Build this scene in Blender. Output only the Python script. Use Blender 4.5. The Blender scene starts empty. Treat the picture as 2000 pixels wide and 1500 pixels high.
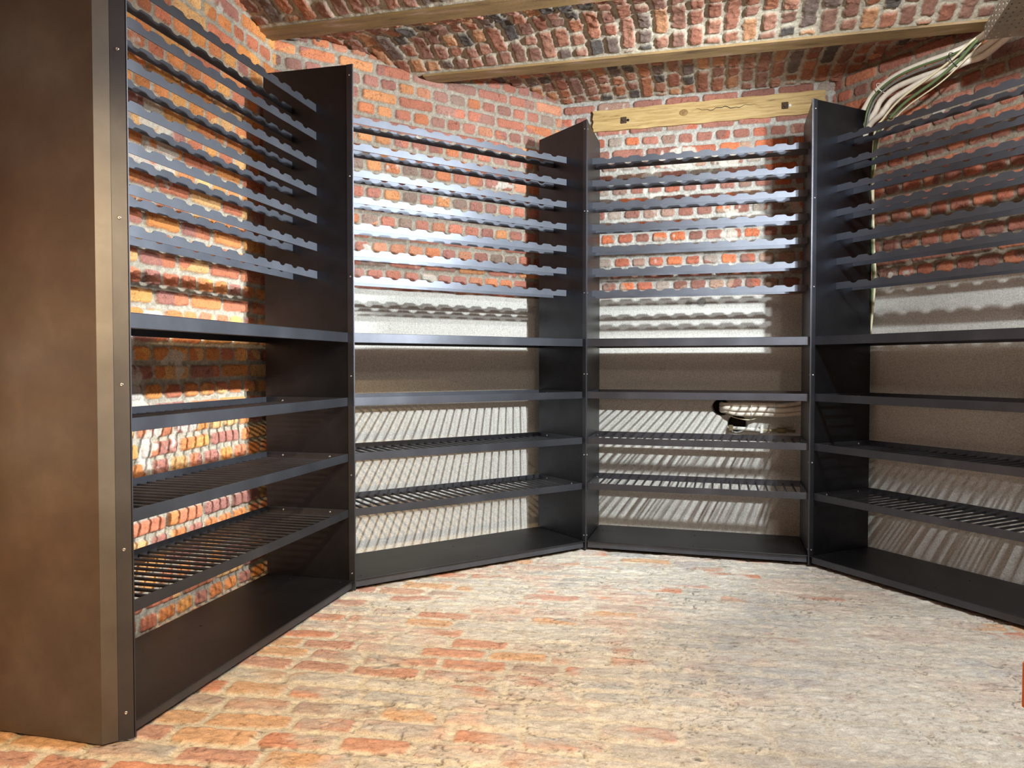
import bpy, bmesh, math, random
import numpy as np
from mathutils import Vector, Matrix

SC = bpy.context.scene
COL = SC.collection
R = math.radians

# ------------------------------------------------------------------ camera
cam_d = bpy.data.cameras.new('camera')
cam = bpy.data.objects.new('camera', cam_d); COL.objects.link(cam)
cam_d.sensor_fit = 'HORIZONTAL'; cam_d.sensor_width = 36.0
cam_d.lens = 36.0 * 1443.2 / 2000.0
cam_d.clip_start = 0.02; cam_d.clip_end = 60
cam.location = (0, 0, 1.0402)
cam.rotation_euler = (math.pi / 2 - 0.0255, 0, 0)
SC.camera = cam

# ------------------------------------------------------------------ world + view
w = bpy.data.worlds.new('world'); SC.world = w; w.use_nodes = True
w.node_tree.nodes['Background'].inputs[0].default_value = (0.5, 0.5, 0.5, 1)
w.node_tree.nodes['Background'].inputs[1].default_value = 0.03
SC.view_settings.view_transform = 'Standard'
SC.view_settings.look = 'None'
SC.view_settings.exposure = 0.0
SC.view_settings.gamma = 1.0
SC.view_settings.use_curve_mapping = False

# ------------------------------------------------------------------ lamps of the cellar, plus added fill lights
def point(name, loc, power, col, rad=0.03):
    l = bpy.data.lights.new(name, 'POINT'); l.energy = power; l.color = col; l.shadow_soft_size = rad
    o = bpy.data.objects.new(name, l); COL.objects.link(o); o.location = loc; return o
def spot(name, loc, target, power, col, ang, blend=0.3, rad=0.03):
    l = bpy.data.lights.new(name, 'SPOT'); l.energy = power; l.color = col; l.shadow_soft_size = rad
    l.spot_size = R(ang); l.spot_blend = blend
    o = bpy.data.objects.new(name, l); COL.objects.link(o); o.location = loc
    o.rotation_euler = (Vector(target) - Vector(loc)).to_track_quat('-Z', 'Y').to_euler(); return o
WHITE = (0.90, 0.97, 1.0)
WARM = (1.0, 0.60, 0.26)
spot('ceiling_lamp_main', (1.604, 2.178, 2.22), (0.02, 4.45, 1.35), 430, WHITE, 100, 0.85, 0.032)
spot('ceiling_lamp_side', (2.28, 2.57, 2.44), (-1.30, 2.85, 1.95), 1150, WHITE, 52, 0.30, 0.03)
spot('ceiling_lamp_rear', (0.13, -0.73, 2.45), (-0.85, 1.60, 0.2), 640, (1.0, 0.70, 0.36), 62, 0.8, 0.04)
spot('fill_light_paving', (1.45, 1.75, 2.40), (1.2, 1.6, 0.0), 70, WHITE, 150, 0.7, 0.08)  # added fill aimed down to brighten the floor, no lamp known here
point('fill_light_middle', (1.50, 2.00, 2.42), 125, WHITE, 0.03)  # added fill that lifts the pipes and the right rack's wall
point('fill_light_far_end', (1.0, -1.2, 2.35), 60, (1.0, 0.88, 0.74), 0.08)  # added weak fill from behind the camera, not a known lamp

# ------------------------------------------------------------------ layout (metres)
PTS = [np.array(p) for p in ((-1.0523, 2.0317), (-0.7240, 3.3781), (0.4140, 4.1311), (1.5396, 3.8096))]
A4 = -1.1065
PTS.append(PTS[3] + 1.30 * np.array([math.cos(A4), math.sin(A4)]))
H = 2.40; DEP = 0.449; SET = 0.028
UN = []
for i in range(4):
    a, b = PTS[i], PTS[i + 1]; L = float(np.linalg.norm(b - a)); d = (b - a) / L
    UN.append((a, d, np.array([-d[1], d[0]]), L))
GAP = (0.11, 0.15, 0.15, 0.09)
def W(u, s, t, z):
    a, d, n, L = UN[u]; q = a + d * s + n * t
    return (float(q[0]), float(q[1]), float(z))
def wall_corner(i, j):
    A = np.array([UN[i][2], UN[j][2]])
    r = np.array([UN[i][2] @ UN[i][0] + DEP + GAP[i], UN[j][2] @ UN[j][0] + DEP + GAP[j]])
    return np.linalg.solve(A, r)
def s_of(u, q): return float((q - UN[u][0]) @ UN[u][1])

# ------------------------------------------------------------------ tags
def tag(o, label=None, cat=None, group=None, kind=None):
    if label: o['label'] = label
    if cat: o['category'] = cat
    if group: o['group'] = group
    if kind: o['kind'] = kind
    return o
def link(name, me, mat=None, parent=None):
    o = bpy.data.objects.new(name, me); COL.objects.link(o)
    if mat: me.materials.append(mat)
    if parent: o.parent = parent
    return o
def empty(name, loc, rz=0.0):
    o = bpy.data.objects.new(name, None); COL.objects.link(o)
    o.location = loc; o.rotation_euler = (0, 0, rz); o.empty_display_size = 0.1; return o

# ------------------------------------------------------------------ materials
def srgb(r, g, b):
    f = lambda c: (c / 255 / 12.92) if c / 255 <= 0.04045 else ((c / 255 + 0.055) / 1.055) ** 2.4
    return (f(r), f(g), f(b))
def new_mat(name):
    m = bpy.data.materials.new(name); m.use_nodes = True
    nt = m.node_tree; b = nt.nodes['Principled BSDF']; return m, nt, b
def noise(nt, scale, detail=4, rough=0.55, vec=None):
    n = nt.nodes.new('ShaderNodeTexNoise'); n.inputs['Scale'].default_value = scale
    n.inputs['Detail'].default_value = detail; n.inputs['Roughness'].default_value = rough
    if vec is not None: nt.links.new(vec, n.inputs['Vector'])
    return n
def ramp(nt, src, stops):
    r = nt.nodes.new('ShaderNodeValToRGB'); e = r.color_ramp.elements
    e[0].position = stops[0][0]; e[0].color = (*stops[0][1], 1)
    e[1].position = stops[-1][0]; e[1].color = (*stops[-1][1], 1)
    for p, c in stops[1:-1]:
        k = e.new(p); k.color = (*c, 1)
    nt.links.new(src, r.inputs[0]); return r
def obj_coord(nt, scale=None):
    t = nt.nodes.new('ShaderNodeTexCoord')
    if scale is None: return t.outputs['Object']
    mp = nt.nodes.new('ShaderNodeMapping'); mp.inputs['Scale'].default_value = scale
    nt.links.new(t.outputs['Object'], mp.inputs[0]); return mp.outputs[0]
def bump(nt, b, src, strength, dist):
    k = nt.nodes.new('ShaderNodeBump'); k.inputs['Strength'].default_value = strength
    k.inputs['Distance'].default_value = dist
    nt.links.new(src, k.inputs['Height']); nt.links.new(k.outputs[0], b.inputs['Normal'])

def mat_masonry(name, fine=160, amp=0.35, strength=0.5, rough=0.9):
    m, nt, b = new_mat(name)
    at = nt.nodes.new('ShaderNodeAttribute'); at.attribute_name = 'Col'
    co = obj_coord(nt)
    n1 = noise(nt, fine, 5, 0.7, co)
    r1 = ramp(nt, n1.outputs['Fac'], [(0.30, (1 - amp,) * 3), (0.5, (1, 1, 1)), (0.72, (1 + amp,) * 3)])
    mx = nt.nodes.new('ShaderNodeMix'); mx.data_type = 'RGBA'; mx.blend_type = 'MULTIPLY'; mx.inputs[0].default_value = 1
    nt.links.new(at.outputs['Color'], mx.inputs[6]); nt.links.new(r1.outputs[0], mx.inputs[7])
    nt.links.new(mx.outputs[2], b.inputs['Base Color'])
    b.inputs['Roughness'].default_value = rough
    b.inputs['Specular IOR Level'].default_value = 0.25
    n2 = noise(nt, fine * 0.9, 6, 0.72, co)
    bump(nt, b, n2.outputs['Fac'], strength, 0.006)
    return m

def mat_steel(name, base=(0.105, 0.110, 0.128), rough=0.47, metal=1.0):
    m, nt, b = new_mat(name)
    co = obj_coord(nt)
    n = noise(nt, 5.0, 5, 0.6, co)
    n3 = noise(nt, 1.3, 3, 0.5, co)
    r = ramp(nt, n.outputs['Fac'], [(0.3, tuple(c * 0.80 for c in base)), (0.55, base), (0.75, tuple(c * 1.25 for c in base))])
    nt.links.new(r.outputs[0], b.inputs['Base Color'])
    b.inputs['Metallic'].default_value = metal
    rr = ramp(nt, n3.outputs['Fac'], [(0.3, (rough - 0.06,) * 3), (0.7, (rough + 0.08,) * 3)])
    nt.links.new(rr.outputs[0], b.inputs['Roughness'])
    co2 = obj_coord(nt, (60, 60, 3))
    n2 = noise(nt, 6, 3, 0.5, co2)
    bump(nt, b, n2.outputs['Fac'], 0.06, 0.001)
    return m
def mat_plain(name, col, rough=0.5, metal=0.0, var=0.12, scale=30, b_str=0.1):
    m, nt, b = new_mat(name)
    co = obj_coord(nt); n = noise(nt, scale, 4, 0.6, co)
    r = ramp(nt, n.outputs['Fac'], [(0.3, tuple(c * (1 - var) for c in col)), (0.7, tuple(min(1, c * (1 + var)) for c in col))])
    nt.links.new(r.outputs[0], b.inputs['Base Color'])
    b.inputs['Roughness'].default_value = rough; b.inputs['Metallic'].default_value = metal
    if b_str: bump(nt, b, n.outputs['Fac'], b_str, 0.002)
    return m

M = {}
M['brick'] = mat_masonry('old brick masonry')
M['vault'] = mat_masonry('rough vault brick', 110, 0.35, 0.8)
M['steel'] = mat_steel('blackened steel')
M['steel_rail'] = mat_steel('blackened steel rail', (0.13, 0.14, 0.165), 0.56)
M['steel_panel'] = mat_steel('blackened steel sheet', (0.058, 0.060, 0.070), 0.40)
M['steel_base'] = mat_steel('blackened steel plate', (0.062, 0.062, 0.066), 0.45)
M['screw'] = mat_plain('zinc screw', (0.55, 0.55, 0.55), 0.3, 1.0, 0.05)
M['black'] = mat_plain('painted hole shade', (0.004, 0.004, 0.004), 0.9, 0, 0.1)  # black colour stands in for the shade inside small holes
M['white_pipe'] = mat_plain('white pipe insulation', srgb(222, 212, 196), 0.6, 0, 0.10, 40, 0.3)
M['white_plastic'] = mat_plain('white plastic pipe', srgb(225, 222, 212), 0.35, 0, 0.04)
M['green_cable'] = mat_plain('green cable sheath', srgb(92, 112, 72), 0.5, 0, 0.1)
M['grey_cable'] = mat_plain('grey cable sheath', srgb(110, 112, 108), 0.5, 0, 0.1)
M['cream_cable'] = mat_plain('cream cable sheath', srgb(215, 205, 170), 0.5, 0, 0.06)
M['tie'] = mat_plain('black cable tie', (0.012, 0.012, 0.012), 0.45, 0, 0.1)
M['galv'] = mat_plain('galvanised tray steel', srgb(150, 142, 130), 0.7, 0.0, 0.14, 14, 0.1)
M['brass'] = mat_plain('dull brass', srgb(130, 118, 86), 0.45, 0.5, 0.2)
M['rust'] = mat_plain('rusty iron', srgb(74, 58, 44), 0.8, 0.2, 0.5, 120, 0.6)
M['terracotta'] = mat_plain('orange terracotta brick', srgb(222, 118, 56), 0.85, 0, 0.2, 50, 0.5)

def mat_floor():
    m, nt, b = new_mat('worn brick paving')
    at = nt.nodes.new('ShaderNodeAttribute'); at.attribute_name = 'Col'
    t = nt.nodes.new('ShaderNodeTexCoord'); mp = nt.nodes.new('ShaderNodeMapping')
    mp.inputs['Rotation'].default_value = (0, 0, R(9)); mp.inputs['Scale'].default_value = (0.55, 1.0, 1.0)
    nt.links.new(t.outputs['Object'], mp.inputs[0])
    n1 = noise(nt, 55, 9, 0.78, mp.outputs[0]); n1.inputs['Distortion'].default_value = 0.6
    n2 = noise(nt, 210, 5, 0.7, t.outputs['Object'])
    r1 = ramp(nt, n1.outputs['Fac'], [(0.34, (0.36, 0.33, 0.30)), (0.41, (0.84, 0.81, 0.78)), (0.5, (1.02, 1.02, 1.02)), (0.64, (1.24, 1.25, 1.24))])
    r2 = ramp(nt, n2.outputs['Fac'], [(0.30, (0.74, 0.74, 0.74)), (0.5, (1, 1, 1)), (0.7, (1.2, 1.2, 1.2))])
    prev = at.outputs['Color']
    for r in (r1, r2):
        mx = nt.nodes.new('ShaderNodeMix'); mx.data_type = 'RGBA'; mx.blend_type = 'MULTIPLY'; mx.inputs[0].default_value = 1
        nt.links.new(prev, mx.inputs[6]); nt.links.new(r.outputs[0], mx.inputs[7]); prev = mx.outputs[2]
    nt.links.new(prev, b.inputs['Base Color']); b.inputs['Roughness'].default_value = 0.85; b.inputs['Specular IOR Level'].default_value = 0.3
    bump(nt, b, n1.outputs['Fac'], 0.9, 0.008)
    return m
M['floor'] = mat_floor()
def mat_beam():
    m, nt, b = new_mat('painted steel beam')
    co = obj_coord(nt, (1.0, 5, 5)); n = noise(nt, 3.2, 6, 0.65, co)
    r = ramp(nt, n.outputs['Fac'], [(0.30, srgb(78, 58, 40)), (0.44, srgb(134, 110, 74)), (0.56, srgb(148, 122, 80)), (0.62, srgb(160, 132, 106)), (0.8, srgb(190, 178, 158))])
    nt.links.new(r.outputs[0], b.inputs['Base Color']); b.inputs['Roughness'].default_value = 0.6
    n2 = noise(nt, 60, 4, 0.6, obj_coord(nt)); bump(nt, b, n2.outputs['Fac'], 0.35, 0.003)
    return m
M['beam'] = mat_beam()
def mat_wood():
    m, nt, b = new_mat('yellow pine timber')
    co = obj_coord(nt, (1.1, 8, 16)); n = noise(nt, 4.5, 8, 0.65, co); n.inputs['Distortion'].default_value = 0.8
    r = ramp(nt, n.outputs['Fac'], [(0.27, srgb(118, 88, 50)), (0.40, srgb(170, 140, 88)), (0.55, srgb(190, 162, 108)), (0.70, srgb(200, 176, 124)), (0.85, srgb(214, 196, 154))])
    nt.links.new(r.outputs[0], b.inputs['Base Color']); b.inputs['Roughness'].default_value = 0.65
    bump(nt, b, n.outputs['Fac'], 0.4, 0.003); return m
M['wood'] = mat_wood()

# ------------------------------------------------------------------ numpy noise
def _hash(ix, iy, seed):
    h = (ix.astype(np.int64) * 374761393 + iy.astype(np.int64) * 668265263 + seed * 1442695041) & 0x7fffffff
    h = ((h ^ (h >> 13)) * 1274126177) & 0x7fffffff
    h = h ^ (h >> 16)
    return (h & 0xffff) / 65535.0
def vn(x, y, seed=0):
    x0 = np.floor(x); y0 = np.floor(y); fx = x - x0; fy = y - y0
    fx = fx * fx * (3 - 2 * fx); fy = fy * fy * (3 - 2 * fy)
    x0 = x0.astype(np.int64); y0 = y0.astype(np.int64)
    a = _hash(x0, y0, seed); b = _hash(x0 + 1, y0, seed); c = _hash(x0, y0 + 1, seed); d = _hash(x0 + 1, y0 + 1, seed)
    return (a * (1 - fx) + b * fx) * (1 - fy) + (c * (1 - fx) + d * fx) * fy
def fbm(x, y, f, seed=0, oct=4, gain=0.5):
    s = np.zeros_like(x); a = 1.0; t = 0.0
    for o in range(oct):
        s += a * (vn(x * f + 13.7 * o, y * f - 7.1 * o, seed + o * 17) - 0.5) * 2; t += a; a *= gain; f *= 2.03
    return s / t
def sst(x, a, b):
    t = np.clip((x - a) / (b - a), 0, 1); return t * t * (3 - 2 * t)
def mix(a, b, t):
    return a * (1 - t)[..., None] + b * t[..., None]

def brick_field(U, V, ch=0.075, ls=0.215, lh=0.108, joint=0.011, seed=1, warp=0.006, rnd=0.018, edge=0.0042, mode='english', jit=0.012):
    """returns mask (1 = brick), brick random ids r1 r2 r3, distance inside"""
    Uw = U + warp * fbm(U, V, 3.0, seed + 3, 2) + 0.0015 * fbm(U, V, 45, seed + 5, 2)
    Vw = V + warp * 1.3 * fbm(U, V, 1.6, seed + 9, 2) + 0.0012 * fbm(U, V, 45, seed + 8, 2)
    row = np.floor(Vw / ch); fv = Vw - (row + 0.5) * ch
    if mode == 'english': head = (row % 2 == 0)
    elif mode == 'mixed': head = _hash(row, row * 0, seed + 71) > 0.5
    else: head = np.zeros_like(row, bool)
    ln = np.where(head, lh, ls)
    off = _hash(row, row * 0 + 5, seed + 31) * ls
    x = Uw + off
    k = np.floor(x / ln)
    jb = lambda kk: (_hash(kk, row, seed + 41) - 0.5) * jit * np.where(head, 1.0, 1.6)
    bl = k * ln + jb(k); br = (k + 1) * ln + jb(k + 1)
    lo = x < bl; hi = x > br
    k = np.where(lo, k - 1, np.where(hi, k + 1, k))
    bl = k * ln + jb(k); br = (k + 1) * ln + jb(k + 1)
    rs = [_hash(k, row, seed + q) for q in (101, 202, 303, 404, 505)]
    cx = x - (bl + br) / 2; hx = (br - bl) / 2 - joint / 2 - 0.002 * rs[3]
    hy = ch / 2 - joint / 2 - 0.003 * rs[4]
    tilt = (rs[2] - 0.5) * 0.05
    fv = fv + cx * tilt
    qx = np.abs(cx) - hx + rnd; qy = np.abs(fv) - hy + rnd
    sd = np.sqrt(np.maximum(qx, 0) ** 2 + np.maximum(qy, 0) ** 2) + np.minimum(np.maximum(qx, qy), 0) - rnd
    sd = sd + edge * fbm(U, V, 38, seed + 55, 3)
    return -sd, rs, cx, fv

def palette(r, cols):
    cols = np.array([srgb(*c) for c in cols]); i = np.minimum((r * len(cols)).astype(int), len(cols) - 1)
    return cols[i]

def grid_obj(name, P, colr, mat, smooth=True, flip=False):
    ny, nx = P.shape[:2]
    me = bpy.data.meshes.new(name)
    nv = nx * ny; nf = (nx - 1) * (ny - 1)
    me.vertices.add(nv); me.vertices.foreach_set('co', P.reshape(-1).astype(np.float32))
    idx = np.arange(nv, dtype=np.int32).reshape(ny, nx)
    a, b, c, d = idx[:-1, :-1], idx[:-1, 1:], idx[1:, 1:], idx[1:, :-1]
    q = np.stack([a, b, c, d] if not flip else [d, c, b, a], -1).reshape(-1)
    me.loops.add(nf * 4); me.loops.foreach_set('vertex_index', q)
    me.polygons.add(nf); me.polygons.foreach_set('loop_start', np.arange(nf, dtype=np.int32) * 4)
    me.polygons.foreach_set('use_smooth', np.ones(nf, dtype=bool))
    me.update(calc_edges=True)
    ca = me.color_attributes.new('Col', 'FLOAT_COLOR', 'POINT')
    c4 = np.ones((nv, 4), np.float32); c4[:, :3] = np.clip(colr.reshape(-1, 3), 0, 1)
    ca.data.foreach_set('color', c4.reshape(-1))
    return link(name, me, mat)

def axis(lo, dlo, dhi, hi, fine, coarse):
    a = np.arange(dlo, dhi + 1e-9, fine)
    l = np.linspace(lo, dlo, max(2, int((dlo - lo) / coarse) + 1))[:-1] if dlo - lo > 1e-6 else np.array([])
    r = np.linspace(dhi, hi, max(2, int((hi - dhi) / coarse) + 1))[1:] if hi - dhi > 1e-6 else np.array([])
    if len(a) and len(r): a = a[a < dhi - fine * 0.3]; a = np.append(a, dhi)
    return np.concatenate([l, a, r])

# ------------------------------------------------------------------ masonry looks
def look_brick_wall(U, V, seed, cols, mort, plaster_z=None, white=0.0, white_fn=None, relief=1.0, ch=0.075, holes=(), stains=(), redness=None, joint=0.014, top_z=None):
    sd, rs, cx, fv = brick_field(U, V, ch=ch, seed=seed, joint=joint)
    m = sst(sd, 0.0, 0.004)
    rough = fbm(U, V, 34, seed + 60, 4, 0.7); crack = np.abs(fbm(U, V, 22, seed + 77, 3))
    hb = 0.004 + 0.007 * (rs[0] - 0.5) + 0.0046 * rough - 0.003 * sst(crack, 0.06, 0.0) + (rs[1] - 0.5) * cx * 0.05
    hb = hb - 0.003 * sst(sd, 0.014, 0.0)
    hm = -0.008 + 0.0040 * fbm(U, V, 55, seed + 61, 3, 0.7) + 0.004 * fbm(U, V, 5, seed + 62, 2)
    h = (hb * m + hm * (1 - m)) * relief
    lowf = fbm(U, V, 1.7, seed + 90, 3)
    rr = np.clip(rs[1] + 0.30 * lowf if redness is None else rs[1] * 0.75 + redness(U, V), 0, 0.999)
    c = palette(rr, cols)
    c = c * (1 + 0.16 * fbm(U, V, 14, seed + 63, 4, 0.6))[..., None] * (0.82 + 0.36 * rs[2])[..., None]
    c = c * (1 - 0.45 * sst(crack, 0.035, 0.0))[..., None]
    cm = np.array(srgb(*mort)) * (1 + 0.42 * fbm(U, V, 60, seed + 64, 3, 0.8) + 0.12 * lowf)[..., None]
    col = mix(cm, c, m)
    # cement smears / lime patches (dirt with a shape of its own)
    wv = fbm(U, V, 6.5, seed + 95, 4, 0.6) + 0.35 * fbm(U, V, 1.3, seed + 97, 2)
    th = white if white_fn is None else white_fn(U, V)
    wm = sst(wv, 0.42 - th, 0.52 - th) * 0.8
    wc = np.array(srgb(205, 200, 188)) * (1 + 0.1 * rough)[..., None]
    col = mix(col, wc, wm); h = h * (1 - 0.6 * wm) + 0.002 * wm
    if plaster_z is not None:
        edge = plaster_z + 0.006 * fbm(U, V, 9, seed + 98, 3)
        pm = sst(V, edge + 0.003, edge - 0.003)
        hp = 0.012 + 0.0018 * fbm(U, V, 3.5, seed + 110, 3) + 0.0007 * fbm(U, V, 55, seed + 111, 3, 0.7)
        pit = sst(fbm(U, V, 70, seed + 112, 2), 0.66, 0.74)
        pc = np.array(srgb(203, 201, 194)) * (1 + 0.035 * fbm(U, V, 9, seed + 113, 4, 0.6) + 0.03 * fbm(U, V, 80, seed + 115, 2))[..., None]
        pc = pc * (1 - 0.22 * pit)[..., None]
        h = h * (1 - pm) + hp * pm - 0.001 * pit * pm
        col = mix(col, pc, pm)
    for (u0, v0, r0, k) in stains:
        dd = np.sqrt((U - u0) ** 2 + (V - v0) ** 2) + 0.004 * fbm(U, V, 40, seed + 120, 2)
        f = sst(dd, r0, r0 * 0.8) * k
        col = col * (1 - f)[..., None]
    for (u0, v0, ru, rv, dp) in holes:
        dd = np.sqrt(((U - u0) / ru) ** 2 + ((V - v0) / rv) ** 2) + 0.06 * fbm(U, V, 25, seed + 130, 2)
        f = sst(dd, 1.02, 0.92)
        h = h - f * dp
        col = mix(col, np.zeros_like(col) + np.array(srgb(46, 38, 30)), sst(dd, 1.0, 0.9))  # recess also coloured dark, shade of the hole put into the colour
    return h, col

def wall(name, u, s0, ds0, ds1, s1, z0, dz0, dz1, z1, fine, **kw):
    a, d, n, L = UN[u]
    S, Z = np.meshgrid(axis(s0, ds0, ds1, s1, fine, 0.15), axis(z0, dz0, dz1, z1, fine, 0.15))
    h, col = look_brick_wall(S, Z, **kw)
    T = DEP + GAP[u] - h
    P = np.empty(S.shape + (3,))
    P[..., 0] = a[0] + d[0] * S + n[0] * T; P[..., 1] = a[1] + d[1] * S + n[1] * T; P[..., 2] = Z
    return tag(grid_obj(name, P, col, M['brick']), kind='structure')

c12 = wall_corner(0, 1); c23 = wall_corner(1, 2); c34 = wall_corner(2, 3)
ORANGE = [(164, 112, 100), (190, 120, 88), (208, 134, 82), (214, 142, 82), (222, 160, 96), (210, 134, 86), (222, 172, 116), (198, 122, 92)]
RED = [(204, 142, 98), (198, 126, 90), (176, 118, 102), (164, 114, 102), (186, 120, 98), (156, 116, 104), (172, 112, 94), (140, 118, 106), (190, 132, 104)]
WORN = [(166, 112, 96), (152, 122, 108), (178, 106, 84), (146, 102, 90), (172, 140, 120), (200, 116, 80), (160, 146, 134), (158, 108, 94)]
DARKRED = [(152, 98, 82), (168, 102, 80), (142, 96, 84), (184, 116, 86), (132, 96, 84), (162, 108, 90)]
FINE = 0.0045
s12 = s_of(0, c12)
wall('wall_left', 0, -4.6, -0.12, s12 + 0.004, s12 + 0.006, -0.03, 0.0, 2.80, 2.9, FINE, seed=11, cols=ORANGE, mort=(168, 160, 144),
     white_fn=lambda U, V: -0.10 + 0.50 * sst(U, 1.02, 0.74) * (0.65 + 0.35 * np.sin(V * 6 + 2)))
wall('wall_back_left', 1, s_of(1, c12) - 0.005, s_of(1, c12) - 0.004, s_of(1, c23) + 0.004, s_of(1, c23) + 0.005, -0.03, 0.0, 2.80, 2.9, FINE,
     seed=23, cols=RED, mort=(158, 150, 136), plaster_z=1.457, white=-0.12)
wall('wall_back', 2, s_of(2, c23) - 0.005, s_of(2, c23) - 0.004, s_of(2, c34) + 0.004, s_of(2, c34) + 0.005, -0.03, 0.0, 2.80, 2.9, FINE,
     seed=35, cols=WORN, mort=(172, 170, 162), plaster_z=1.463, white=0.03, joint=0.017,
     holes=((0.726, 0.782, 0.052, 0.050, 0.10), (0.822, 0.684, 0.056, 0.056, 0.10)),
     stains=((0.606, 1.424, 0.030, 0.5), (0.530, 1.420, 0.021, 0.4)))
wall('wall_right', 3, s_of(3, c34) - 0.005, s_of(3, c34) - 0.004, 0.85, 7.4, -0.03, 0.0, 2.80, 2.9, FINE,
     seed=47, cols=DARKRED, mort=(140, 128, 112), plaster_z=1.466, white=-0.16)

# front wall behind the photographer (simple brick, coarse)
def far_wall(name, p, q, seed):
    p = np.array(p, float); q = np.array(q, float); L = np.linalg.norm(q - p); d = (q - p) / L; n = np.array([-d[1], d[0]])
    S, Z = np.meshgrid(np.linspace(0, L, int(L / 0.03)), np.linspace(-0.03, 2.9, 98))
    h, col = look_brick_wall(S, Z, seed=seed, cols=RED, mort=(160, 150, 135))
    P = np.empty(S.shape + (3,)); T = -h
    P[..., 0] = p[0] + d[0] * S + n[0] * T; P[..., 1] = p[1] + d[1] * S + n[1] * T; P[..., 2] = Z
    return tag(grid_obj(name, P, col, M['brick']), kind='structure')
lw = W(0, -4.6, DEP + GAP[0], 0); rw = W(3, 7.4, DEP + GAP[3], 0)
far_wall('wall_front', (rw[0], rw[1]), (lw[0], lw[1]), 59)

# ------------------------------------------------------------------ floor
def make_floor():
    xs = axis(-3.4, -1.75, 2.35, 6.2, 0.006, 0.12); ys = axis(-3.4, 1.45, 4.05, 5.4, 0.006, 0.12)
    X, Y = np.meshgrid(xs, ys)
    an = R(-9); U = X * math.cos(an) + Y * math.sin(an); V = -X * math.sin(an) + Y * math.cos(an)
    sd, rs, cx, fv = brick_field(U, V, ch=0.098, ls=0.235, joint=0.014, seed=71, mode='running', rnd=0.02, edge=0.006, warp=0.02, jit=0.03)
    m = sst(sd, 0.0, 0.008)
    st = fbm(U * 0.30, V, 26, 73, 5, 0.62)          # streaks along the courses
    st2 = fbm(U * 0.35, V, 8, 79, 4, 0.6)
    blot = fbm(X, Y, 1.1, 81, 3)
    # how much of the brick is still free of mortar smear
    free = 0.36 + 0.14 * sst(X, 1.3, 0.2) + 0.55 * sst(X, 0.15, -0.9) * sst(Y, 4.2, 2.4) + 0.12 * sst(Y, 2.6, 1.6)
    ex = sst(fbm(U * 0.6, V, 5.5, 83, 4, 0.6) * 0.5 + 0.5 + 0.45 * (rs[0] - 0.5) + 0.22 * blot, 0.84 - 0.55 * free, 0.96 - 0.42 * free)
    bc = palette(rs[1], [(214, 156, 128), (218, 146, 112), (204, 154, 134), (224, 178, 136), (212, 170, 146), (196, 172, 158)])
    bc = bc * (1 + 0.12 * st)[..., None]
    cem = mix(np.zeros(X.shape + (3,)) + np.array(srgb(202, 196, 186)), np.zeros(X.shape + (3,)) + np.array(srgb(222, 216, 204)), sst(st2, -0.5, 0.5))
    cem = mix(cem, np.zeros_like(cem) + np.array(srgb(220, 184, 164)), sst(fbm(U * 0.6, V, 4.6, 85, 5, 0.65), 0.0, 0.4) * (0.35 + 0.35 * sst(X, 1.4, 0.3)))
    cem = mix(cem, np.zeros_like(cem) + np.array(srgb(178, 180, 182)), sst(fbm(U * 0.6, V, 5.1, 87, 5, 0.6), 0.1, 0.5) * 0.5)
    cem = cem * (1 + 0.10 * st + 0.20 * fbm(U * 0.45, V, 45, 94, 4, 0.75))[..., None]
    mort = np.array(srgb(222, 212, 192)) * (1 + 0.16 * fbm(X, Y, 70, 88, 3, 0.7))[..., None]
    on = m * ex
    col = mix(mix(cem, mort, (1 - m) * np.clip(free * 1.3, 0, 1)), bc, on * 0.85)
    crk = np.abs(fbm(U * 0.33, V, 15, 89, 3, 0.6)); ck = np.maximum(sst(crk, 0.030, 0.0) * sst(fbm(U, V, 4, 90, 2), -0.1, 0.3), sst(np.abs(fbm(U * 0.5, V, 34, 96, 3, 0.6)), 0.05, 0.0) * sst(fbm(U, V, 7, 97, 2), 0.0, 0.4) * 0.8)
    col = col * (1 - 0.72 * ck)[..., None]
    h = -0.004 + 0.004 * m * (0.4 + free) + 0.0060 * st + 0.003 * fbm(U * 0.5, V, 60, 93, 3, 0.7) + 0.003 * (rs[2] - 0.5) * m + 0.002 * st2 - 0.005 * ck
    P = np.stack([X, Y, h - 0.004], -1)
    return tag(grid_obj('floor', P, col, M['floor']), kind='structure')
make_floor()

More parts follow.
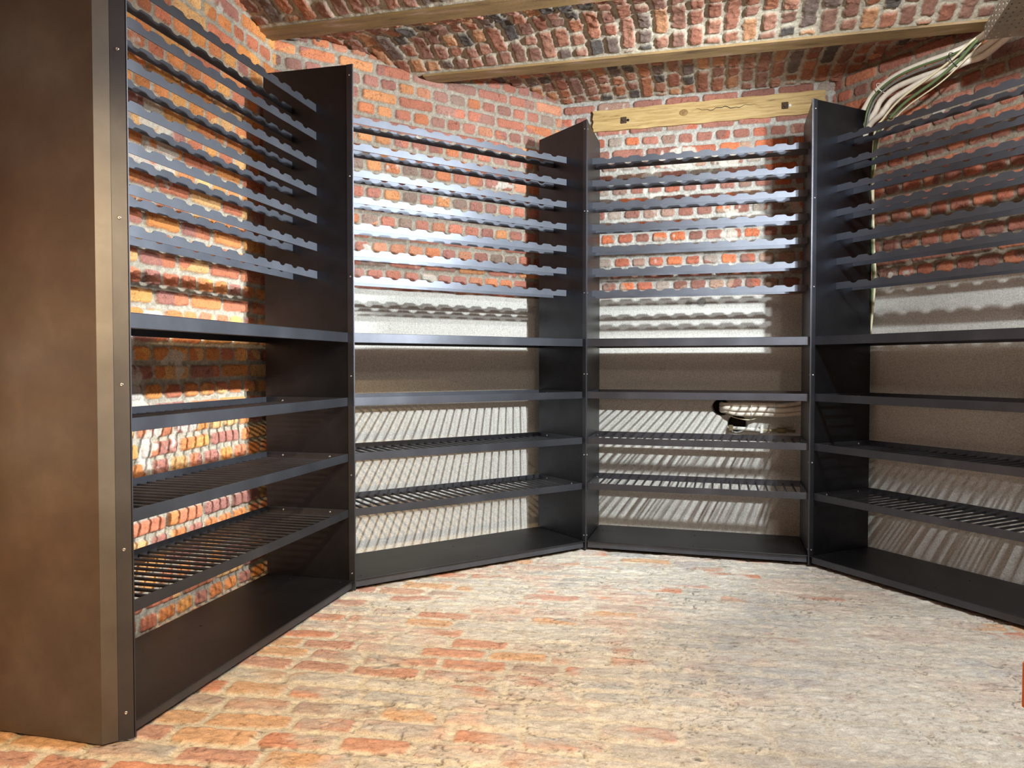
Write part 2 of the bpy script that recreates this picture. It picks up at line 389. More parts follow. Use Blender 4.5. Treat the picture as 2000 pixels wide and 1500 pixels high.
# ------------------------------------------------------------------ vaulted ceiling + steel beams
BD = UN[2][1]; BN = UN[2][2]                      # along beams, across
O0 = np.array([-0.441, 4.284]); v_ref = float(O0 @ BD)
OFF_W3 = float(UN[2][0] @ BN) + DEP + GAP[2]
OFF = [3.945, 3.222, 2.50, 1.78, 1.06, 0.34, -0.38, -1.10, -1.82, -2.54, -3.26]
FW = 0.055
def zc(v): return 2.670 - 0.016 * (v - v_ref)
def vault(o0, o1, rise, v0, v1, fine, seed, spring0=0.0, spring1=0.0):
    wdt = o1 - o0; n = max(10, int(wdt / fine)); nv = max(10, int((v1 - v0) / fine))
    Uc, Vc = np.meshgrid(np.linspace(0, 1, n), np.linspace(v0, v1, nv))
    arc = Uc * wdt
    sd, rs, cx, fv = brick_field(arc, Vc, ch=0.084, ls=0.20, lh=0.115, joint=0.015, seed=seed, mode='mixed', warp=0.018, rnd=0.018, edge=0.0075, jit=0.045)
    m = sst(sd, 0.0, 0.005)
    edge = np.minimum(arc, wdt - arc)
    m = m * sst(edge + 0.008 * fbm(arc, Vc, 12, seed + 5, 2), 0.018, 0.040)
    rough = fbm(arc, Vc, 26, seed + 6, 4, 0.65)
    hb = 0.009 + 0.013 * (rs[0] - 0.5) + 0.0110 * rough + (rs[1] - 0.5) * fv * 0.25 + (rs[2] - 0.5) * cx * 0.08
    hm = -0.005 + 0.005 * fbm(arc, Vc, 30, seed + 7, 3, 0.6)
    h = hb * m + hm * (1 - m)
    c = palette(rs[3], [(150, 108, 92), (164, 112, 90), (142, 104, 90), (174, 116, 88), (156, 114, 98), (188, 138, 102), (150, 98, 80), (120, 104, 96), (166, 120, 100), (92, 86, 82), (160, 108, 88), (146, 110, 96)])
    c = c * (1 + 0.2 * rough)[..., None] * (0.85 + 0.3 * rs[1])[..., None]
    cm = np.array(srgb(182, 174, 156)) * (1 + 0.26 * fbm(arc, Vc, 50, seed + 8, 3, 0.7))[..., None]
    col = mix(cm, c, m)
    x = 2 * Uc - 1
    z = zc(Vc) + rise * (1 - x * x) + spring0 * (1 - Uc) + spring1 * Uc
    nx_ = 4 * x * rise / wdt; nl = np.sqrt(1 + nx_ ** 2)
    off = o0 + arc - h * nx_ / nl * 0.5; z = z - h / nl
    P = np.empty(Uc.shape + (3,))
    P[..., 0] = BD[0] * Vc + BN[0] * off; P[..., 1] = BD[1] * Vc + BN[1] * off; P[..., 2] = z
    return P, col
P0v, C0v = vault(OFF[0] + FW - 0.012, OFF_W3 + 0.02, 0.080, v_ref - 0.25, v_ref + 3.2, 0.006, 201, -0.006, 0.045)
tag(grid_obj('ceiling', P0v, C0v, M['vault'], flip=True), kind='structure')
for i in range(len(OFF) - 1):
    hi = i < 2
    Pv, Cv = vault(OFF[i + 1] + FW - 0.012, OFF[i] - FW + 0.012, 0.080, v_ref - (1.1 if hi else 2.4), v_ref + (3.4 if hi else 6.5), 0.006 if i == 0 else (0.0065 if hi else 0.04), 211 + i * 7, -0.006, -0.006)
    tag(grid_obj('ceiling', Pv, Cv, M['vault'], flip=True), kind='structure')

# ------------------------------------------------------------------ mesh helpers
def bm_box(bm, x0, x1, y0, y1, z0, z1, bevel=0.0):
    r = bmesh.ops.create_cube(bm, size=1.0)
    vs = r['verts']
    for v in vs:
        v.co = Vector((x0 + (v.co.x + 0.5) * (x1 - x0), y0 + (v.co.y + 0.5) * (y1 - y0), z0 + (v.co.z + 0.5) * (z1 - z0)))
    if bevel > 0:
        es = list({e for v in vs for e in v.link_edges})
        bmesh.ops.bevel(bm, geom=es, offset=bevel, segments=1, affect='EDGES', profile=0.5)
def to_obj(name, bm, mat, parent=None, smooth=False):
    bmesh.ops.recalc_face_normals(bm, faces=bm.faces)
    me = bpy.data.meshes.new(name); bm.to_mesh(me); bm.free()
    if smooth:
        for p in me.polygons: p.use_smooth = True
    return link(name, me, mat, parent)
def prism(bm, pts, y0, y1):
    """pts in (x,z), extruded along y"""
    f = [bm.verts.new((x, y0, z)) for x, z in pts]; b = [bm.verts.new((x, y1, z)) for x, z in pts]
    bm.faces.new(f); bm.faces.new(b[::-1]); n = len(pts)
    for i in range(n):
        bm.faces.new((f[i], b[i], b[(i + 1) % n], f[(i + 1) % n]))
def prism_z(bm, pts, z0, z1):
    f = [bm.verts.new((x, y, z0)) for x, y in pts]; b = [bm.verts.new((x, y, z1)) for x, y in pts]
    bm.faces.new(f[::-1]); bm.faces.new(b); n = len(pts)
    for i in range(n):
        bm.faces.new((f[i], f[(i + 1) % n], b[(i + 1) % n], b[i]))
def catmull(pts, seg=8):
    P = [Vector(p) for p in pts]; P = [P[0] * 2 - P[1]] + P + [P[-1] * 2 - P[-2]]; out = []
    for i in range(1, len(P) - 2):
        for k in range(seg):
            t = k / seg; a, b, c, d = P[i - 1], P[i], P[i + 1], P[i + 2]
            out.append(0.5 * ((2 * b) + (c - a) * t + (2 * a - 5 * b + 4 * c - d) * t * t + (3 * b - a - 3 * c + d) * t ** 3))
    out.append(P[-2]); return out
def tube(bm, pts, r, n=12, caps=True, wob=0.0):
    rings = []; up = Vector((0.13, 0.2, 0.97)); N = None
    for i, p in enumerate(pts):
        t = (pts[min(i + 1, len(pts) - 1)] - pts[max(i - 1, 0)]).normalized()
        if N is None: N = t.cross(up).normalized()
        N = (N - t * N.dot(t)).normalized(); B = t.cross(N)
        rr = r * (1 + wob * math.sin(i * 1.7))
        rings.append([bm.verts.new(p + N * math.cos(2 * math.pi * k / n) * rr + B * math.sin(2 * math.pi * k / n) * rr) for k in range(n)])
    for a, b in zip(rings, rings[1:]):
        for k in range(n): bm.faces.new((a[k], a[(k + 1) % n], b[(k + 1) % n], b[k]))
    if caps: bm.faces.new(rings[0][::-1]); bm.faces.new(rings[-1])

# beams
for i, o in enumerate(OFF):
    v0 = v_ref - (0.12 + 0.1 * i if i < 2 else 1.6); v1 = v_ref + (2.95 + 0.15 * i if i < 2 else 5.5)
    if i == 0: v0 = v_ref - 0.03; v1 = v_ref + 2.85
    if i == 1: v0 = v_ref - 0.62; v1 = v_ref + 3.2
    bm = bmesh.new()
    z = 0.0
    prism_pts = [(-FW, 0), (FW, 0), (FW, 0.012), (0.006, 0.022), (0.006, 0.10), (-0.006, 0.10), (-0.006, 0.022), (-FW, 0.012)]
    f = [bm.verts.new((v0 - v0, x, zz)) for x, zz in prism_pts]; b = [bm.verts.new((v1 - v0, x, zz)) for x, zz in prism_pts]
    bm.faces.new(f); bm.faces.new(b[::-1])
    for k in range(8): bm.faces.new((f[k], b[k], b[(k + 1) % 8], f[(k + 1) % 8]))
    ob = to_obj('ceiling_beam', bm, M['beam'])
    ob.location = (BD[0] * v0 + BN[0] * o, BD[1] * v0 + BN[1] * o, zc(v0) - 0.012)
    ob.rotation_euler = (0, math.atan(0.016), math.atan2(BD[1], BD[0]))
    tag(ob, {0: 'long yellow-brown steel beam in the brick ceiling nearest the timber lintel',
             1: 'yellow-brown steel beam under the ceiling ending in the left wall corner'}.get(i, 'steel ceiling beam behind the photographer'),
        'beam', 'steel beams carrying the brick vaults')
    if i >= 2: ob['kind'] = 'structure'; ob.name = 'ceiling_beam'

# ------------------------------------------------------------------ wine rack units
WT0, WT1 = 1.1448, 1.1886
SHELVES = ((0.8528, 0.8914), (0.5969, 0.6332), (0.3396, 0.3748))
R0, R6 = 1.438, 2.200
RAIL_H = 0.035
TF, TR = 0.1787, 0.3025
EPS = 0.002
def screw_at(parent, p, axis_dir, r=0.0045):
    """round headed hex socket screw, its head pointing along axis_dir"""
    bm = bmesh.new(); n = 12
    prof = [(r, 0.0), (r, 0.0008), (r * 0.8, 0.0018), (r * 0.45, 0.0024), (r * 0.42, 0.0010)]
    rings = [[bm.verts.new((rr * math.cos(2 * math.pi * k / n), rr * math.sin(2 * math.pi * k / n), zz)) for k in range(n)] for rr, zz in prof]
    for a, b in zip(rings, rings[1:]):
        for k in range(n): bm.faces.new((a[k], a[(k + 1) % n], b[(k + 1) % n], b[k]))
    bm.faces.new(rings[-1])
    bm.transform(Matrix.Translation(Vector(p)) @ Vector(axis_dir).to_track_quat('Z', 'Y').to_matrix().to_4x4())
    return to_obj('screw', bm, M['screw'], parent, True)

def rail_mesh(L, y):
    n = int(round((L - 0.18) / 0.0985)) + 1
    pitch = 0.0985; s0 = (L - pitch * (n - 1)) / 2
    def top(x):
        c = s0 + round((x - s0) / pitch) * pitch; c = min(max(c, s0), s0 + (n - 1) * pitch); dx = abs(x - c)
        if dx < 0.019: return RAIL_H - 0.0032 - 0.0078 * math.sqrt(max(0.0, 1 - (dx / 0.019) ** 2))
        if dx < 0.027: return RAIL_H - 0.0032 * (0.027 - dx) / 0.008
        return RAIL_H
    xs = {EPS, L - EPS}
    for k in range(n):
        c = s0 + k * pitch
        for q in (-0.027, -0.0192, 0.0192, 0.027): xs.add(c + q)
        for a in range(9): xs.add(c + 0.0189 * math.cos(math.pi * a / 8))
    xs = sorted(xs)
    bm = bmesh.new(); prev = None
    for x in xs:
        h = top(x)
        cur = [bm.verts.new(v) for v in ((x, y, 0), (x, y, h), (x, y + 0.003, h), (x, y + 0.003, 0))]
        if prev:
            for k in range(4): bm.faces.new((prev[k], prev[(k + 1) % 4], cur[(k + 1) % 4], cur[k]))
        else: bm.faces.new(cur)
        prev = cur
    bm.faces.new(prev[::-1])
    return bm

LABELS = ['blackened steel wine rack nearest the camera on the left, against the all-brick wall',
          'blackened steel wine rack second from the left, shiny rails before brick above white plaster',
          'blackened steel wine rack unit in the far middle, below the yellow timber lintel',
          'blackened steel wine rack unit on the right, cut by the frame, below the cable tray']
def make_unit(i):
    a, d, n, L = UN[i]
    root = empty('wine_rack', (float(a[0]), float(a[1]), 0), math.atan2(d[1], d[0]))
    tag(root, LABELS[i], 'wine rack', 'steel wine racks standing round the cellar')
    T = 0.002
    # side panels
    for x0, x1 in ((0.0005, T), (L - T, L - 0.0005)):
        bm = bmesh.new(); bm_box(bm, x0, x1, 0.001, DEP, 0.008, H)
        to_obj('side_panel', bm, M['steel_panel'], root)
    # folded front trims with screws
    for sgn, x in ((1, T), (-1, L - T)):
        bm = bmesh.new()
        x2 = x + sgn * 0.0025
        bm_box(bm, min(x, x2), max(x, x2), -0.0015, 0.026, 0.004, H + 0.001, 0.0006)
        xo = 0.0 if sgn > 0 else L
        bm_box(bm, min(xo, x2), max(xo, x2), -0.004, -0.0012, 0.004, H + 0.001, 0.0006)
        tr = to_obj('front_trim', bm, M['steel'], root)
        for k in range(6):
            screw_at(tr, (x2, 0.012, 0.082 + 0.454 * k), (sgn, 0, 0), 0.004)
    xa, xb = T + 0.0005, L - T - 0.0005
    # base: top plate with a lip over a recessed apron
    bm = bmesh.new()
    bm_box(bm, xa + 0.003, xb - 0.003, -0.002, DEP, 0.047, 0.052, 0.0016)
    bm_box(bm, xa + 0.004, xb - 0.004, DEP - 0.012, DEP - 0.009, 0.0, 0.0485)
    to_obj('base', bm, M['steel_base'], root)
    bm = bmesh.new(); bm_box(bm, xa + 0.006, xb - 0.006, 0.010, 0.013, 0.014, 0.0468, 0.0008)
    to_obj('kick_plate', bm, M['steel_rail'], root)
    for sx in (0.05, L / 2, L - 0.05):
        for ty in (0.05, 0.30):
            bm = bmesh.new(); bmesh.ops.create_cone(bm, cap_ends=True, segments=14, radius1=0.0045, radius2=0.0045, depth=0.0006)
            bm.transform(Matrix.Translation((sx, ty, 0.0524)))
            to_obj('bolt_hole', bm, M['black'], root)  # flat black disc on the plate, the hole's shade is its colour
    # feet under the base keep it off the uneven paving
    for sx in (0.08, L - 0.08):
        for ty in (0.06, DEP - 0.08):
            bm = bmesh.new(); bmesh.ops.create_cone(bm, cap_ends=True, segments=14, radius1=0.016, radius2=0.014, depth=0.054)
            bm.transform(Matrix.Translation((sx, ty, 0.021)))
            to_obj('foot', bm, M['steel'], root)
    # worktop: folded tray
    bm = bmesh.new()
    bm_box(bm, xa, xb, SET - 0.002, DEP, WT1 - 0.003, WT1, 0.0008)
    bm_box(bm, xa, xb, SET - 0.002, SET + 0.001, WT0, WT1 - 0.0005, 0.0008)
    bm_box(bm, xa, xb, SET, SET + 0.025, WT0, WT0 + 0.003)
    bm_box(bm, xa, xb, DEP - 0.003, DEP, WT0, WT1 - 0.001)
    to_obj('worktop', bm, M['steel'], root)
    # slatted shelves
    for (z0, z1) in SHELVES:
        bm = bmesh.new()
        bm_box(bm, xa, xb, SET, SET + 0.004, z0, z1, 0.0007)
        bm_box(bm, xa, xb, DEP - 0.005, DEP - 0.001, z0, z1, 0.0007)
        bm_box(bm, xa, xa + 0.004, SET + 0.003, DEP - 0.004, z0, z1, 0.0007)
        bm_box(bm, xb - 0.004, xb, SET + 0.003, DEP - 0.004, z0, z1, 0.0007)
        sh = to_obj('slatted_shelf', bm, M['steel'], root)
        bm = bmesh.new(); ns = int(round(L / 0.049)); p = L / ns
        for k in range(1, ns):
            c = k * p
            tube(bm, [Vector((c, SET + 0.003, z0 + 0.010)), Vector((c, DEP - 0.004, z0 + 0.010))], 0.0058, 8, False)
        to_obj('slats', bm, M['steel'], sh, True)
        for sgn, x in ((1, xa + 0.004), (-1, xb - 0.004)):
            for ty in (0.12, 0.36): screw_at(sh, (x, ty, z0 + 0.022), (sgn, 0, 0), 0.0045)
    # scalloped bottle rails
    proto = {}
    for k in range(7):
        z = R0 + (R6 - R0) * k / 6
        for y in (TF, TR):
            if y not in proto:
                o = to_obj('bottle_rail', rail_mesh(L, y), M['steel_rail'], root); proto[y] = o
            else:
                o = proto[y].copy(); COL.objects.link(o); o.parent = root
            o.location = (0, 0, z)
    return root
units = [make_unit(i) for i in range(4)]
# outer end cladding of the nearest unit
bm = bmesh.new()
prism_z(bm, [(-0.0560, 0.054), (-0.0560, 0.50), (-0.0535, 0.50), (-0.0535, 0.0562), (-0.0248, 0.0300), (-0.0265, 0.0275)], 0.004, H + 0.02)
ep = to_obj('end_panel', bm, mat_steel('browned steel cladding', (0.185, 0.175, 0.162), 0.50), units[0])
bm = bmesh.new()
prism_z(bm, [(-0.0262, 0.0268), (-0.0245, 0.0290), (-0.0035, 0.0005), (-0.0035, -0.0035)], 0.004, H + 0.001)
ft = to_obj('front_trim', bm, M['steel'], units[0])
for k in range(6):
    screw_at(ft, (-0.0152, 0.0120, 0.079 + 0.454 * k), (-0.80, -0.60, 0), 0.0048)

# ------------------------------------------------------------------ timber lintel
def lintel():
    s0, s1, z0, z1 = -0.065, 1.298, 2.511, 2.641
    t = DEP + GAP[2]
    root = empty('timber_lintel', W(2, s0, t - 0.018, z0), math.atan2(UN[2][1][1], UN[2][1][0]))
    tag(root, 'yellow pine timber lintel set in the far brick wall with two rusty bolt plates', 'lintel')
    L = s1 - s0
    bm = bmesh.new(); nx, nz = 60, 8
    g = [[bm.verts.new((L * x / nx + (0.004 * math.sin(z * 2.1) if x in (0, nx) else 0), -0.0015 * math.sin(x * 0.37 + z) , (z1 - z0) * z / nz + (0.002 * math.sin(x * 0.8) if z in (0, nz) else 0))) for x in range(nx + 1)] for z in range(nz + 1)]
    gb = [[bm.verts.new((v.co.x, 0.10, v.co.z)) for v in row] for row in g]
    for z in range(nz):
        for x in range(nx):
            bm.faces.new((g[z][x], g[z][x + 1], g[z + 1][x + 1], g[z + 1][x]))
    for x in range(nx):
        bm.faces.new((g[0][x], gb[0][x], gb[0][x + 1], g[0][x + 1])); bm.faces.new((g[nz][x], g[nz][x + 1], gb[nz][x + 1], gb[nz][x]))
    for z in range(nz):
        bm.faces.new((g[z][0], g[z + 1][0], gb[z + 1][0], gb[z][0])); bm.faces.new((g[z][nx], gb[z][nx], gb[z + 1][nx], g[z + 1][nx]))
    to_obj('timber', bm, M['wood'], root)
    for s in (0.193, 1.141):
        bm = bmesh.new(); bm_box(bm, s - 0.019, s + 0.019, -0.005, 0.006, 0.038, 0.078, 0.003)
        pl = to_obj('bolt_plate', bm, M['rust'], root)
        bm = bmesh.new(); bmesh.ops.create_cone(bm, cap_ends=True, segments=6, radius1=0.011, radius2=0.010, depth=0.008)
        bm.transform(Matrix.Translation((s, -0.008, 0.058)) @ Matrix.Rotation(math.pi / 2, 4, 'X'))
        to_obj('bolt_head', bm, M['rust'], pl)
        bm = bmesh.new(); bmesh.ops.create_cone(bm, cap_ends=True, segments=12, radius1=0.008, radius2=0.008, depth=0.004)
        bm.transform(Matrix.Translation((s + 0.028, -0.002, 0.056)) @ Matrix.Rotation(math.pi / 2, 4, 'X'))
        to_obj('drill_hole', bm, M['black'] if s < 0.5 else M['white_plastic'], root)  # left disc is black to paint the hole's shade, right one white
    bm = bmesh.new(); prev = None
    for k in range(25):
        x = 0.60 + 0.40 * k / 24; zz = 0.078 + 0.006 * math.sin(k * 0.7) - 0.004 * math.sin(k * 1.9); hw = 0.0022 * math.sin(math.pi * (k + 0.5) / 25)
        cur = [bm.verts.new((x, -0.0022, zz - hw)), bm.verts.new((x, -0.0022, zz + hw))]
        if prev: bm.faces.new((prev[0], cur[0], cur[1], prev[1]))
        prev = cur
    bmesh.ops.solidify(bm, geom=bm.faces[:], thickness=0.002)
    to_obj('drying_crack', bm, M['rust'], root)
    bm = bmesh.new(); bmesh.ops.create_uvsphere(bm, u_segments=20, v_segments=10, radius=1)
    bm.transform(Matrix.Translation((0.559, 0.0, 0.072)) @ Matrix.Diagonal((0.028, 0.004, 0.020, 1)))
    to_obj('knot', bm, mat_plain('timber knot', srgb(140, 110, 66), 0.8, 0, 0.35, 60, 0.5), root, True)
lintel()

# ------------------------------------------------------------------ pipes and cables
FPX = 1443.2; PIT = 0.0255; CAMZ = 1.0402
def on_plane(x, y, u, t):
    """world point where the sight line of a photo pixel meets unit u's vertical plane at depth t"""
    dx = (x - 1000) / FPX; du = (750 - y) / FPX; ct, st = math.cos(PIT), math.sin(PIT)
    r = np.array([dx, ct + du * st]); rz = -st + du * ct
    a, d, n, L = UN[u]; k = float((a + n * t) @ n) / float(r @ n)
    return (float(r[0] * k), float(r[1] * k), CAMZ + rz * k)
def down_and_out(sj, tj, zlow, zin, s_in, t_w):
    """route behind the post between the middle and right racks, then along the far wall into the wall hole"""
    return [W(3, -0.10 + sj, 0.43 + tj, 2.1), W(3, -0.10 + sj, 0.43 + tj, 1.5), W(3, -0.10 + sj, 0.43 + tj, zlow + 0.30),
            W(2, 1.235 + sj, t_w - 0.01, zlow + 0.05), W(2, 1.10, t_w, zlow), W(2, 0.95, t_w, zlow), W(2, 0.82, t_w, zlow), W(2, 0.765, t_w + 0.01, zin),
            W(2, 0.735, t_w + 0.05, zin), W(2, 0.728, t_w + 0.12, zin)]
def thing_tube(name, pts, r, mat, label, cat, group=None, n=14, wob=0.0, seg=8):
    bm = bmesh.new(); tube(bm, catmull(pts, seg), r, n, True, wob)
    return tag(to_obj(name, bm, mat, None, True), label, cat, group)
TP = 0.39
def in_tray(x, y, z=2.428):
    d_ = np.array([-0.14, -0.40]); d_ = d_ / np.linalg.norm(d_); a_ = np.array([-d_[1], d_[0]]); a_ = a_ if a_[0] > 0 else -a_
    q = np.array([1.985, 3.14]) + a_ * x + d_ * y
    return (float(q[0]), float(q[1]), z)
top1 = [in_tray(0.05, 0.7), in_tray(0.05, 0.2)] + [on_plane(*p, 3, TP) for p in ((1905, 80), (1860, 103), (1807, 122), (1753, 146), (1713, 176), (1692, 206), (1684, 236))]
top2 = [in_tray(0.09, 0.7), in_tray(0.09, 0.2)] + [on_plane(*p, 3, TP) for p in ((1915, 98), (1872, 120), (1835, 138), (1795, 152), (1752, 170), (1722, 194), (1707, 222), (1702, 252))]
top3 = [in_tray(0.13, 0.7), in_tray(0.13, 0.2)] + [on_plane(*p, 3, TP - 0.03) for p in ((1930, 103), (1890, 120), (1855, 136), (1815, 152), (1775, 174), (1742, 196), (1722, 222), (1713, 250))]
G1 = 'white lagged pipes running from the tray into the far wall'
for tp, sj, tj, zl, zi, tw, lb in ((top1, -0.02, 0.0, 0.803, 0.800, 0.540, 'white lagged pipe, topmost at the round wall hole and outermost in the upper bend'),
                                   (top2, 0.01, -0.015, 0.777, 0.782, 0.520, 'white lagged pipe, middle one of the three at the wall hole and upper bend'),
                                   (top3, 0.035, -0.01, 0.750, 0.764, 0.532, 'white lagged pipe, lowest at the round wall hole and innermost in the upper bend')):
    pts = tp[:-1] + [tuple((np.array(tp[-1]) * 0.5 + np.array(W(3, -0.085 + sj, 0.405 + tj, 2.30)) * 0.5))] + down_and_out(sj, tj, zl, zi, 0, tw)
    thing_tube('insulated_pipe', pts, 0.0145, M['white_pipe'], lb, 'pipe', G1, 16, 0.02)
# cables along the pipes
G2 = 'electric cables hanging from the tray beside the pipes'
NC = [0]
def cable(name, px, tpl, r, mat, label, tail):
    NC[0] += 1; xo = 0.012 + 0.012 * NC[0] + (0.10 if NC[0] > 3 else 0)
    pts = [in_tray(xo, 0.7, 2.45), in_tray(xo, 0.15, 2.44)] + [on_plane(x, y, 3, tpl) for x, y in px] + tail
    thing_tube(name, pts, r, mat, label, 'cable', G2, 8)
tail_a = [W(3, 0.003, 0.440, 2.0), W(3, 0.004, 0.452, 1.7), W(3, 0.012, 0.455, 1.5), W(3, -0.01, 0.458, 1.2)]
tail_b = [W(3, 0.010, 0.440, 2.0), W(3, 0.014, 0.452, 1.7), W(3, 0.022, 0.455, 1.5), W(3, -0.005, 0.458, 1.2)]
tail_c = [W(3, -0.05, 0.43, 2.1), W(3, -0.06, 0.43, 1.6), W(3, -0.06, 0.43, 1.2)]
cable('electric_cable', ((1926, 66), (1905, 82), (1872, 118), (1826, 158), (1768, 200), (1734, 236), (1714, 262)), 0.335, 0.0075, M['green_cable'], 'thick green cable in the lower loop from the tray, tied near the right rack', tail_a)
cable('electric_cable', ((1920, 64), (1896, 82), (1862, 114), (1816, 150), (1758, 194), (1725, 232), (1708, 262)), 0.34, 0.0055, M['cream_cable'], 'cream cable on the upper side of the lower loop from the tray', tail_b)
cable('electric_cable', ((1934, 68), (1912, 88), (1880, 122), (1836, 162), (1777, 204), (1741, 238), (1720, 264)), 0.33, 0.0035, M['cream_cable'], 'thin cream cable along the underside of the green lower loop', [W(3, 0.018, 0.44, 2.0), W(3, 0.02, 0.455, 1.6), W(3, 0.03, 0.455, 1.46)])
cable('electric_cable', ((1935, 60), (1895, 90), (1847, 112), (1790, 132), (1745, 154), (1712, 182), (1698, 206), (1690, 240)), 0.375, 0.006, M['green_cable'], 'green cable squeezed between the white pipes in the upper bend', tail_c)
cable('electric_cable', ((1938, 64), (1898, 94), (1850, 117), (1795, 138), (1748, 160), (1716, 186), (1702, 210), (1694, 240)), 0.37, 0.006, M['grey_cable'], 'grey cable between the white pipes in the upper bend, beside the green one', tail_c)
def ring(name, c, axis_dir, ra, rb, r, mat, label, cat, group=None):
    q = Vector(axis_dir).to_track_quat('Z', 'Y').to_matrix()
    pts = [Vector(c) + q @ Vector((ra * math.cos(2 * math.pi * k / 24), rb * math.sin(2 * math.pi * k / 24), 0)) for k in range(25)]
    bm = bmesh.new(); tube(bm, pts, r, 6, False)
    return tag(to_obj(name, bm, mat, None, True), label, cat, group)
def dirv(a, b): return (Vector(b) - Vector(a)).normalized()
G3 = 'ties round the pipe and cable bundles'
ring('cable_tie', on_plane(1868, 118, 3, 0.365), dirv(on_plane(1890, 100, 3, .365), on_plane(1840, 142, 3, .365)), 0.050, 0.046, 0.002, M['tie'], 'black cable tie round the bundle just below the cable tray', 'cable tie', G3)
ring('cable_tie', on_plane(1738, 229, 3, 0.336), dirv(on_plane(1768, 200, 3, .336), on_plane(1716, 258, 3, .336)), 0.017, 0.015, 0.002, M['tie'], 'black cable tie round the green cable loop beside the post', 'cable tie', G3)
ring('cable_tie', on_plane(1723, 172, 3, 0.385), dirv(on_plane(1753, 150, 3, .385), on_plane(1700, 200, 3, .385)), 0.040, 0.032, 0.002, M['white_plastic'], 'pale tie round the white pipes in the upper bend', 'cable tie', G3)
for s_, lb in ((1.03, 'pale tie round the white pipes halfway from the wall hole to the post'), (0.90, 'pale tie round the white pipes close to the wall hole')):
    ring('cable_tie', W(2, s_, 0.531, 0.777), (UN[2][1][0], UN[2][1][1], 0), 0.026, 0.044, 0.0016, M['white_plastic'], lb, 'cable tie', G3)
# thin wires below the lagged pipes
for dz, lb in ((0.004, 'upper thin cream wire leaving the wall hole below the lagged pipes'), (-0.014, 'lower thin cream wire sagging out of the wall hole below the lagged pipes')):
    thing_tube('thin_wire', [W(2, 0.74, 0.64, 0.765), W(2, 0.77, 0.58, 0.752 + dz), W(2, 0.83, 0.555, 0.733 + dz), W(2, 0.90, 0.55, 0.728 + dz), W(2, 0.99, 0.55, 0.742), W(2, 1.18, 0.555, 0.745), W(2, 1.30, 0.55, 0.78)],
               0.003, M['cream_cable'], lb, 'wire', 'thin wires below the pipes', 8)
# drain pipe with clamp and valve in front of the lower hole
root = empty('drain_pipe', W(2, 0.793, 0.555, 0.640), math.atan2(UN[2][1][1], UN[2][1][0]))
tag(root, 'thin white plastic pipe crossing the lower wall hole, with a clamp and a small valve', 'pipe')
bm = bmesh.new(); tube(bm, [Vector((-0.010, 0, 0.022)), Vector((0.10, 0.0, 0.017)), Vector((0.165, 0, 0.012))], 0.011, 14); to_obj('pipe', bm, M['white_plastic'], root, True)
bm = bmesh.new(); tube(bm, [Vector((0.165, 0, 0.012)), Vector((0.225, 0, 0.012))], 0.0075, 12); to_obj('pipe_tail', bm, M['cream_cable'], root, True)
bm = bmesh.new(); bm_box(bm, -0.022, 0.004, -0.013, 0.010, 0.004, 0.040, 0.003); to_obj('end_clip', bm, M['brass'], root)
bm = bmesh.new(); bm_box(bm, 0.158, 0.176, -0.016, 0.012, -0.006, 0.044, 0.003); to_obj('clamp', bm, M['white_plastic'], root)
bm = bmesh.new(); tube(bm, [Vector((0.222, 0, 0.012)), Vector((0.262, 0, 0.012))], 0.011, 6)
tube(bm, [Vector((0.258, 0, 0.012)), Vector((0.305, 0, 0.012))], 0.015, 12); tube(bm, [Vector((0.302, 0, 0.012)), Vector((0.355, 0, 0.008))], 0.009, 12)
bm_box(bm, 0.250, 0.340, -0.006, 0.006, 0.028, 0.033, 0.001); bm_box(bm, 0.278, 0.287, -0.005, 0.005, 0.018, 0.030)
to_obj('valve', bm, M['brass'], root)

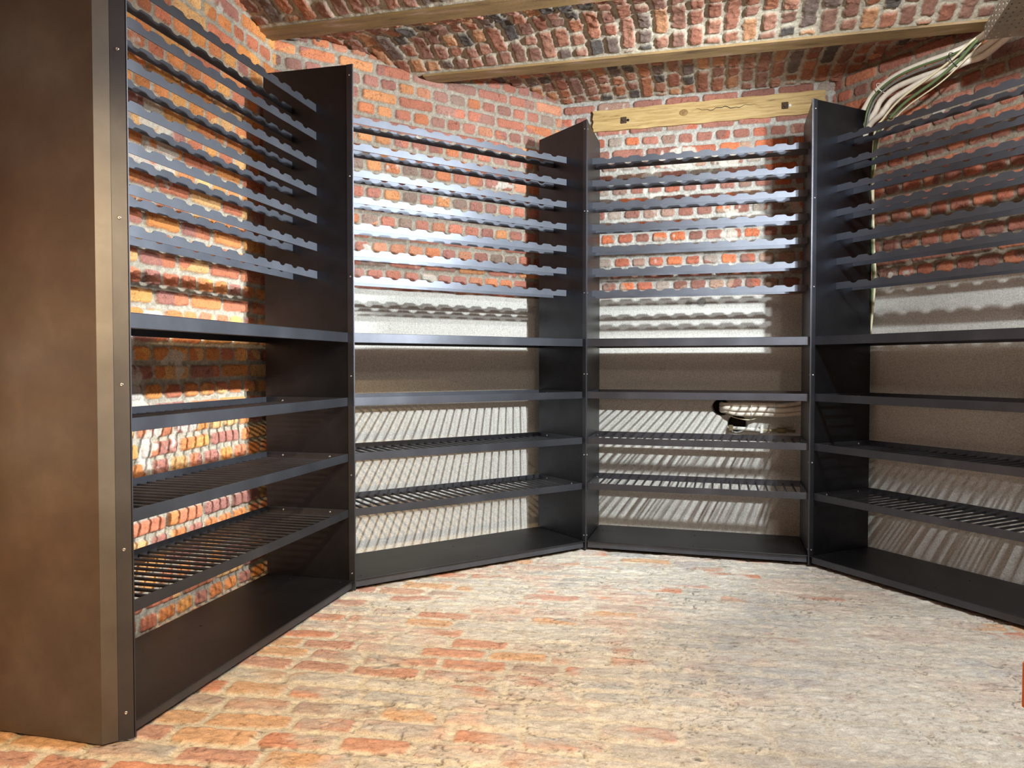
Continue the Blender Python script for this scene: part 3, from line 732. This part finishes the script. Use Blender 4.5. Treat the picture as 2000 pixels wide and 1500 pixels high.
# ------------------------------------------------------------------ perforated cable tray under the ceiling
def tray():
    pA = np.array([1.985, 3.14]); dirT = np.array([-0.14, -0.40]); dirT = dirT / np.linalg.norm(dirT)
    across = np.array([-dirT[1], dirT[0]])  # to the right
    if across[0] < 0: across = -across
    z0 = 2.405; Lt = 1.9; Wd = 0.30
    ang = math.atan2(across[1], across[0])
    root = empty('cable_tray', (float(pA[0]), float(pA[1]), z0), ang)
    tag(root, 'grey perforated metal cable tray under the ceiling at the upper right', 'cable tray')
    # local x = across, local -y = along towards the camera
    bm = bmesh.new()
    def perf(px, py, n1, n2, put, hw, hh):
        for i in range(n1):
            for j in range(n2):
                x0, x1 = px * i, px * (i + 1); y0, y1 = py * j, py * (j + 1); cx, cy = (x0 + x1) / 2, (y0 + y1) / 2
                if (i + j) % 1 == 0:
                    o = [put(x0, y0), put(x1, y0), put(x1, y1), put(x0, y1)]; q = [put(cx - hw, cy - hh), put(cx + hw, cy - hh), put(cx + hw, cy + hh), put(cx - hw, cy + hh)]
                    o = [bm.verts.new(v) for v in o]; q = [bm.verts.new(v) for v in q]
                    for k in range(4): bm.faces.new((o[k], o[(k + 1) % 4], q[(k + 1) % 4], q[k]))
    n2 = int(Lt / 0.038)
    perf(0.025, 0.038, 12, n2, lambda x, y: (x, -y, 0.0), 0.003, 0.006)
    perf(0.02, 0.05, 3, int(Lt / 0.05), lambda x, y: (0.0, -y, x), 0.0035, 0.009)
    perf(0.02, 0.05, 3, int(Lt / 0.05), lambda x, y: (Wd, -y, x), 0.0035, 0.009)
    bmesh.ops.remove_doubles(bm, verts=bm.verts, dist=1e-5)
    bmesh.ops.solidify(bm, geom=bm.faces[:], thickness=0.0012)
    to_obj('tray_channel', bm, M['galv'], root)
    for y in (-0.5, -1.4):
        bm = bmesh.new(); bm_box(bm, 0.02, 0.04, y, y + 0.02, 0.0, 0.25); bm_box(bm, Wd - 0.04, Wd - 0.02, y, y + 0.02, 0.0, 0.25)
        to_obj('hanger', bm, M['galv'], root)
tray()

# ------------------------------------------------------------------ rough orange brick pier at the right edge
bm = bmesh.new()
X0 = 0.6845; Y0 = 0.985
def pier_course(z0, z1, inset):
    pts = [(X0 + inset, Y0), (X0 + inset + 0.21, Y0), (X0 + inset + 0.21, Y0 - 0.10), (X0 + inset + 0.003, Y0 - 0.10)]
    prism_z(bm, pts, z0, z1)
for z0, z1, ins in ((0.0, 0.072, 0.024), (0.076, 0.148, 0.021), (0.152, 0.224, 0.025), (0.228, 0.30, 0.020), (0.304, 0.376, 0.023), (0.380, 0.445, 0.020),
                    (0.449, 0.508, 0.019), (0.512, 0.575, 0.012), (0.578, 0.646, 0.0), (0.649, 0.688, 0.012), (0.691, 0.757, 0.0022)):
    pier_course(z0, z1, ins)
bmesh.ops.bevel(bm, geom=bm.edges[:], offset=0.004, segments=2, affect='EDGES')
tag(to_obj('brick_pier', bm, M['terracotta'], None), 'low pier of rough orange bricks just entering the frame at the right edge', 'brick pier')
